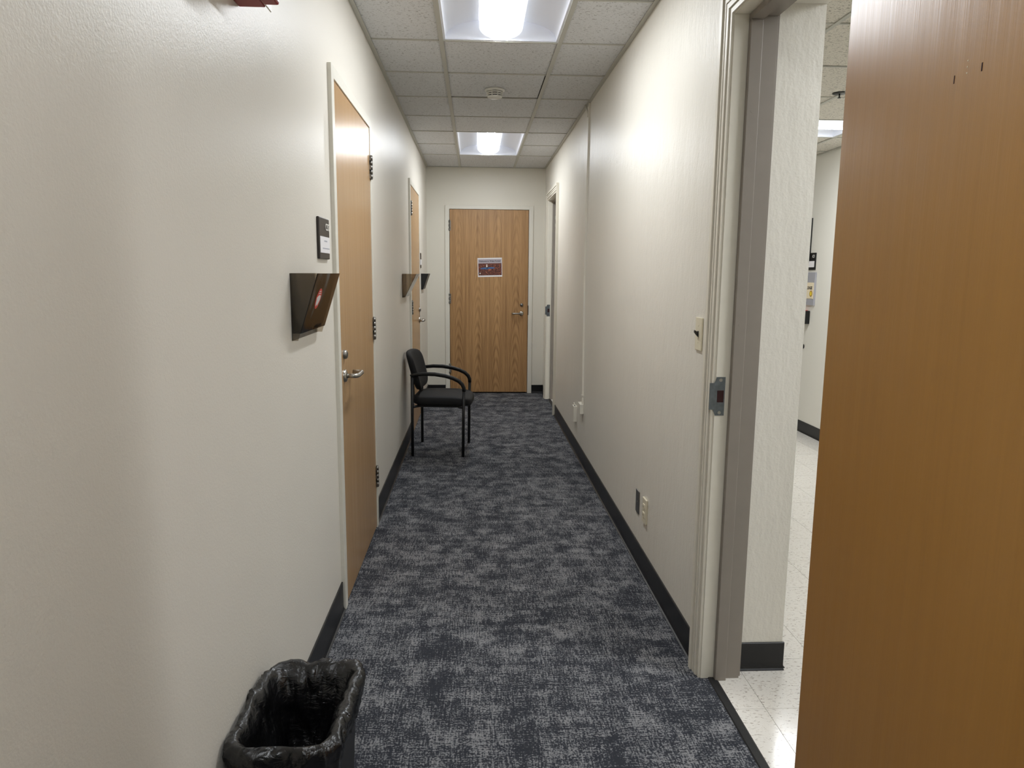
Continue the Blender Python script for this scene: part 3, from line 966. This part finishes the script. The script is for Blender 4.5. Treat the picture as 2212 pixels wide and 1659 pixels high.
for u in (-0.15, 0.15):
    bm = bmesh.new(); tube(bm, [(u * 1.3, -0.241, 0.388), (u, -0.18, 0.386), (u, 0.18, 0.386), (u * 1.3, 0.241, 0.388)], 0.010, 12)
    obj('cross_bar', bm, 'black_tube', ch)

# ------------------------------------------------------------------ wall files
def wall_file(loc, w, depth, z0, z1, mat, label, foot=0.022):
    """wall pocket on the left wall: local x along the wall, y out of the wall (towards the corridor)"""
    e = empty('wall_file', loc, math.pi / 2)
    tag(e, label, 'wall file', 'wall files on the left wall')
    t = 0.003
    H = z1 - z0
    # local y negative = out of the wall
    obj('back_plate', boxes([(0, w, -t, 0, 0, H)]), mat, e)
    for x in (0, w - t):
        bm = bmesh.new()
        prism(bm, [(-t, 0.0), (-0.018, 0.0), (-depth, H - 0.002), (-t, H)], x, x + t, lambda a, b, tt: (tt, a, b))
        obj('side_panel', bm, mat, e)
    bm = bmesh.new()
    b0 = -0.018 - (depth - 0.018) * foot / H
    prism(bm, [(b0, foot), (b0 - t, foot), (-depth - t, H), (-depth, H)], 0.0, w, lambda a, b, tt: (tt, a, b))
    f = obj('front_panel', bm, 'dark_acrylic' if mat == 'smoked_acrylic' else mat, e)
    obj('floor_panel', boxes([(t, w - t, b0, -t, foot, foot + t)]), mat, e)
    return e, f
wf1, front1 = wall_file((XL, 2.232, 1.203), 0.352, 0.083, 1.203, 1.408, 'smoked_acrylic', 'smoked plastic wall file with a round red sticker beside the nearest left door')
# round sticker on the sloping front
sl = math.atan2(0.083 - 0.018, 0.205)
def sticker(r, mat, dn, name, parent, cx_, cz_, n=36, poly=None):
    bm = bmesh.new()
    pts = poly or [(r * math.cos(2 * math.pi * k / n), r * math.sin(2 * math.pi * k / n)) for k in range(n)]
    def f(a, b, t):
        zz = cz_ + b * math.cos(sl)
        yy = -0.018 - (0.065) * zz / 0.205 - 0.0033
        return (cx_ + a, yy - t, zz)
    prism(bm, pts, 0.0, dn, f)
    return obj(name, bm, mat, parent)
sk = sticker(0.034, 'sticker_red', 0.0006, 'sticker', wf1, 0.105, 0.125)
for part, pts in (('sticker_print', [(-0.026, 0.004), (-0.018, -0.016), (0.004, -0.024), (0.026, -0.002), (0.022, 0.010), (0.0, 0.012)]),
                  ('sticker_print', [(-0.024, -0.010), (-0.020, -0.012), (-0.018, -0.022), (-0.010, -0.026), (-0.010, -0.022), (-0.016, -0.018)]),
                  ('sticker_print', [(-0.016, 0.016), (0.016, 0.016), (0.016, 0.0185), (-0.016, 0.0185)]),
                  ('sticker_print', [(-0.012, 0.023), (0.012, 0.023), (0.012, 0.0255), (-0.012, 0.0255)])):
    sticker(0, 'sticker_white', 0.0009, part, sk, 0.105, 0.125, poly=pts)
wall_file((XL, 5.60, 1.222), 0.34, 0.108, 1.222, 1.402, 'smoked_acrylic', 'smoked brown wall file above the chair, before the far left door', foot=0.004)
wall_file((XL, 7.54, 1.240), 0.30, 0.074, 1.240, 1.402, 'black_plastic', 'opaque black wall file in the far left corner', foot=0.004)

# ------------------------------------------------------------------ room signs on the left wall
s1 = obj('door_sign', boxes([(0, 0.176, -0.010, 0, 0, 0.148)], 0.003, 2), 'sign_dark', None, (XL, 2.628, 1.459), (0, 0, math.pi / 2))
tag(s1, 'dark square room sign lettered C5C with a paper name slip', 'sign')
tx = obj('lettering', text_mesh('C5C', 0.036, 'sign_letter', 0.0012, 'RIGHT', 0.95), None, s1, (0.171, -0.0105, 0.115), (RX, 0, 0))
sp_ = obj('name_slip', boxes([(0.008, 0.172, -0.0112, -0.0095, 0.022, 0.080)]), 'white_paper', s1)
for k, (a, b, z, h) in enumerate(((0.075, 0.125, 0.062, 0.005), (0.045, 0.165, 0.036, 0.004))):
    obj('print_line', boxes([(a, b, -0.0115, -0.011, z, z + h)]), 'faint_ink', sp_)
s2 = obj('door_sign', boxes([(0, 0.17, -0.010, 0, 0, 0.148)], 0.003, 2), 'sign_dark', None, (XL, 7.33, 1.459), (0, 0, math.pi / 2))
tag(s2, 'small room sign seen edge-on beyond the far left door', 'sign')
obj('name_slip', boxes([(0.008, 0.165, -0.0112, -0.0095, 0.03, 0.085)]), 'white_paper', s2)

# ------------------------------------------------------------------ notice on the end door
nt = empty('printed_notice', (0.167, YE - PR + 0.0035, 1.4785), 0)
nt.rotation_euler = (0, math.radians(-1.6), 0)
tag(nt, 'printed welcome notice with an autumn view, stuck to the end door', 'notice')
obj('paper', boxes([(-0.1415, 0.1415, -0.0008, 0, -0.109, 0.109)]), 'white_paper', nt)
pic = obj('picture', boxes([(-0.134, 0.136, -0.0011, -0.0008, -0.091, 0.046)]), 'forest_print', nt)
obj('heading_band', boxes([(-0.134, 0.136, -0.0011, -0.0008, 0.046, 0.094)]), 'sky_print', nt)
tw = obj('lettering', text_mesh('Welcome to Wake Forest!', 0.0225, 'ink', 0.0002, 'CENTER', 1.02, 0.0005), None, nt, (0, -0.0013, 0.071), (RX, 0, 0))
def print_poly(name, pts, mat):
    bm = bmesh.new()
    prism(bm, pts, -0.0016, -0.0010, lambda a, b, t: (a, t, b))
    return obj(name, bm, mat, pic)
print_poly('lake', [(-0.112, -0.018), (-0.104, -0.006), (-0.07, 0.0), (0.03, 0.003), (0.052, -0.002), (0.058, -0.012), (0.02, -0.016), (-0.04, -0.022)], 'blue_print')
print_poly('tower', [(-0.046, -0.005), (-0.042, 0.006), (-0.042, 0.028), (-0.036, 0.038), (-0.029, 0.030), (-0.029, 0.006), (-0.021, -0.009), (-0.034, -0.010)], 'sign_letter')
print_poly('rooftop', [(-0.022, -0.03), (-0.014, -0.018), (0.004, -0.016), (0.016, -0.022), (0.012, -0.034), (-0.012, -0.040)], 'orange_print')
print_poly('rooftop', [(-0.056, -0.050), (-0.046, -0.046), (-0.026, -0.066), (-0.034, -0.068)], 'orange_print')
print_poly('seal', [(-0.116 + 0.007 * math.cos(k), -0.066 + 0.007 * math.sin(k)) for k in [i * math.pi / 6 for i in range(12)]], 'sign_letter')

# ------------------------------------------------------------------ right wall fittings
def plate(y, z, w, h, mat, name, label, cat, thick=0.006):
    e = obj(name, boxes([(-thick, 0, -w / 2, w / 2, -h / 2, h / 2)], 0.002, 2), mat, None, (XR, y, z))
    return tag(e, label, cat)
sw = plate(2.545, 1.204, 0.072, 0.118, 'ivory_plastic', 'light_switch', 'ivory light switch with a black toggle beside the near door casing', 'light switch')
bm = bmesh.new(); prism(bm, [(-0.006, -0.011), (-0.006, 0.011), (-0.012, 0.009), (-0.020, 0.014), (-0.021, 0.007), (-0.013, -0.004)], -0.005, 0.005, lambda a, b, t: (a, t, b))
obj('toggle', bm, 'black_plastic', sw)
for dz in (-0.03, 0.03):
    bm = bmesh.new(); cyl(bm, (-0.0068, 0, dz), (-0.005, 0, dz), 0.003, n=12)
    obj('screw', bm, 'ivory_plastic', sw)
ot = plate(3.235, 0.311, 0.074, 0.118, 'ivory_plastic', 'wall_socket', 'ivory duplex power socket low on the right wall', 'socket', 0.009)
for dz in (-0.02, 0.02):
    bm = superpad(0.003, 0.017, 0.014, 0.3, 0.7, 24, 8)
    so = obj('receptacle', bm, 'ivory_plastic', ot, (-0.0095, 0, dz))
    for dy in (-0.006, 0.006):
        obj('slot', boxes([(-0.0036, -0.002, dy - 0.001, dy + 0.001, -0.002, 0.006)]), 'dark_gap', so)
bp = plate(3.395, 0.305, 0.07, 0.114, 'steel_dull', 'blank_plate', 'dark metal wall plate beside the ivory socket', 'wall plate', 0.005)
bm = bmesh.new(); cyl(bm, (-0.0062, 0, 0), (-0.004, 0, 0), 0.003, n=12); obj('screw', bm, 'steel', bp)
# surface raceway
rw = empty('cable_raceway', (XR, 5.25, 0.455))
tag(rw, 'thin cream cable raceway running up the right wall to the ceiling', 'raceway')
bm = bmesh.new()
zs = [0.0, 0.06, 0.5, 0.95, 1.6, 2.03, 2.141]
dy = [0.0, 0.002, 0.03, 0.055, 0.035, 0.01, 0.004]
for (za, zb, da, db) in zip(zs, zs[1:], dy, dy[1:]):
    prism(bm, [(-0.013, -0.010), (-0.013, 0.010), (0.0, 0.010), (0.0, -0.010)], 0, 1, lambda a, b, t, za=za, zb=zb, da=da, db=db: (a, b + da + (db - da) * t, za + (zb - za) * t))
obj('channel', bm, 'white_plastic', rw)
obj('coupling', boxes([(-0.016, 0, -0.013, 0.013, 0.055, 0.072)], 0.002), 'white_plastic', rw)
bm = bmesh.new(); tube(bm, [(-0.014, 0.012, 2.055), (-0.018, 0.03, 2.085), (-0.026, 0.065, 2.138)], 0.009, 8)
obj('elbow', bm, 'white_plastic', rw)
jb = tag(obj('junction_box', boxes([(-0.028, 0, 0, 0.12, 0, 0.074)], 0.003, 2), 'white_plastic', None, (XR, 5.28 - 0.05, 0.381)), 'cream junction box at the foot of the cable raceway', 'junction box')
ib = tag(obj('data_box', boxes([(-0.027, 0, 0, 0.085, 0, 0.125)], 0.002, 2), 'white_plastic', None, (XR, 5.58, 0.250)), 'tall narrow cream box with an open top beside the junction box', 'data box')
obj('opening', boxes([(-0.018, -0.008, 0.02, 0.055, 0.1235, 0.1256)]), 'dark_gap', ib)
bm = bmesh.new(); tube(bm, [(-0.010, 0.07, 0.124), (-0.010, 0.08, 0.135), (-0.012, 0.09, 0.14)], 0.004, 8); obj('clip', bm, 'white_plastic', ib)

# ------------------------------------------------------------------ smoke detector
sd = empty('smoke_detector', (0.125, 4.965, ZC + 0.005))
tag(sd, 'round white smoke detector on a ceiling tile between the two lights', 'smoke detector')
bm = bmesh.new(); lathe(bm, [(0, 0), (0.066, 0), (0.066, -0.008), (0.060, -0.012), (0.054, -0.014), (0, -0.014)], 40); obj('base', bm, 'smoke_white', sd)
bm = bmesh.new(); lathe(bm, [(0.0, -0.014), (0.043, -0.014), (0.043, -0.048), (0, -0.048)], 32); obj('chamber', bm, 'dark_gap', sd)
for z in (-0.018, -0.030, -0.042):
    bm = bmesh.new(); r = 0.055 - 0.0 + (z + 0.018) * 0.25
    lathe(bm, [(0.044, z), (r, z), (r - 0.0012, z - 0.0065), (0.044, z - 0.0065)], 40); obj('ring', bm, 'smoke_white', sd)
bm = bmesh.new(); lathe(bm, [(0, -0.046), (0.046, -0.046), (0.044, -0.052), (0.034, -0.056), (0, -0.058)], 40); obj('cap', bm, 'smoke_white', sd)
for k in range(8):
    a = 2 * math.pi * (k + 0.5) / 8
    obj('rib', boxes([(0.042, 0.053, -0.002, 0.002, -0.047, -0.014)]), 'smoke_white', sd, (0, 0, 0), (0, 0, a))

# ------------------------------------------------------------------ fire alarm device, top left
fa = empty('fire_alarm_strobe', (XL, 1.80, 2.032))
tag(fa, 'red fire alarm strobe on the left wall, cut off by the picture top', 'fire alarm')
obj('back_box', boxes([(0, 0.063, -0.06, 0.055, 0, 0.115)], 0.003, 2), 'alarm_red', fa)
obj('face_plate', boxes([(0.063, 0.067, -0.075, 0.090, 0.001, 0.135)], 0.0015), 'white_plastic', fa)
obj('strobe_housing', boxes([(0.067, 0.104, -0.06, 0.022, -0.006, 0.075)], 0.005, 2), 'alarm_red', fa)
obj('strobe_lens', boxes([(0.104, 0.112, -0.05, 0.012, 0.012, 0.065)], 0.003, 2), 'smoke_white', fa)

# ------------------------------------------------------------------ things in the side room
fb = empty('framed_board', (XRW, 6.64, 1.53))
tag(fb, 'black-framed board seen edge-on on the side room wall', 'board')
obj('frame', boxes([(-0.022, 0, -0.26, -0.235, 0, 0.39), (-0.022, 0, 0.235, 0.26, 0, 0.39), (-0.022, 0, -0.235, 0.235, 0, 0.025), (-0.022, 0, -0.235, 0.235, 0.365, 0.39)], 0.002), 'black_plastic', fb)
obj('panel', boxes([(-0.012, 0, -0.235, 0.235, 0.025, 0.365)]), 'white_paper', fb)
s3 = tag(obj('door_sign', boxes([(-0.010, 0, -0.09, 0.09, 0, 0.150)], 0.003, 2), 'black_plastic', None, (XRW, 6.357, 1.465)), 'black room sign lettered C1 on the side room wall', 'sign')
obj('lettering', text_mesh('C1', 0.036, 'sign_letter', 0.001, 'RIGHT', 0.95), None, s3, (-0.0105, -0.076, 0.118), (RX, 0, -math.pi / 2))
obj('name_slip', boxes([(-0.0112, -0.0095, -0.076, 0.085, 0.024, 0.078)]), 'white_paper', s3)
gh = tag(obj('leaflet_holder', boxes([(-0.016, 0, -0.11, 0.11, 0, 0.29)], 0.003, 2), 'grey_acrylic', None, (XRW, 6.345, 1.155)), 'grey plastic holder below the side room sign with a leaflet in it', 'leaflet holder')
lf = tag(obj('leaflet', boxes([(-0.019, -0.0162, -0.100, 0.105, 0, 0.142)], 0.0005), 'poster_cream', None, (XRW, 6.345, 1.213)), 'cream leaflet reading PLEASE with a sun drawing, in the grey holder', 'leaflet')
obj('lettering', text_mesh('PLEASE', 0.037, 'ink', 0.0004, 'RIGHT', 1.12, 0.0012), None, lf, (-0.0195, -0.078, 0.094), (RX, 0, -math.pi / 2))
bm = bmesh.new(); cyl(bm, (-0.0196, -0.058, 0.045), (-0.018, -0.058, 0.045), 0.028, n=16); obj('sun_rays', bm, 'poster_brown', lf)
bm = bmesh.new(); cyl(bm, (-0.0200, -0.058, 0.045), (-0.018, -0.058, 0.045), 0.018, n=20); obj('sun', bm, 'poster_yellow', lf)
obj('leaf_drawing', boxes([(-0.0196, -0.018, 0.04, 0.085, 0.03, 0.075)]), 'poster_green', lf)
db = tag(obj('wall_dispenser', boxes([(-0.05, 0, -0.05, 0.05, 0, 0.118)], 0.006, 2), 'black_plastic', None, (XRW, 6.362, 0.987)), 'small black box with a red top on the side room wall', 'dispenser')
obj('top_strip', boxes([(-0.04, -0.005, -0.01, 0.04, 0.1175, 0.121)]), 'pink_red', db)
bm = bmesh.new(); lathe(bm, [(0, -0.035), (0.018, -0.033), (0.023, -0.02), (0.02, 0), (0, 0)], 24, 'x'); 
tag(obj('wall_bumper', bm, 'black_plastic', None, (XRW, 6.40, 0.778)), 'round dark rubber door bumper low on the side room wall', 'door bumper')
sk_ = empty('sprinkler_head', (2.09, 4.25, ZRC + 0.002))
tag(sk_, 'small dark sprinkler head in the side room ceiling', 'sprinkler')
bm = bmesh.new(); lathe(bm, [(0, 0), (0.04, 0), (0.036, -0.003), (0, -0.003)], 24); obj('escutcheon', bm, 'sprinkler_dark', sk_)
bm = bmesh.new(); cyl(bm, (0, 0, -0.024), (0, 0, -0.003), 0.004, n=12); lathe(bm, [(0, -0.026), (0.010, -0.026), (0.010, -0.024), (0, -0.024)], 20); obj('deflector', bm, 'sprinkler_dark', sk_)
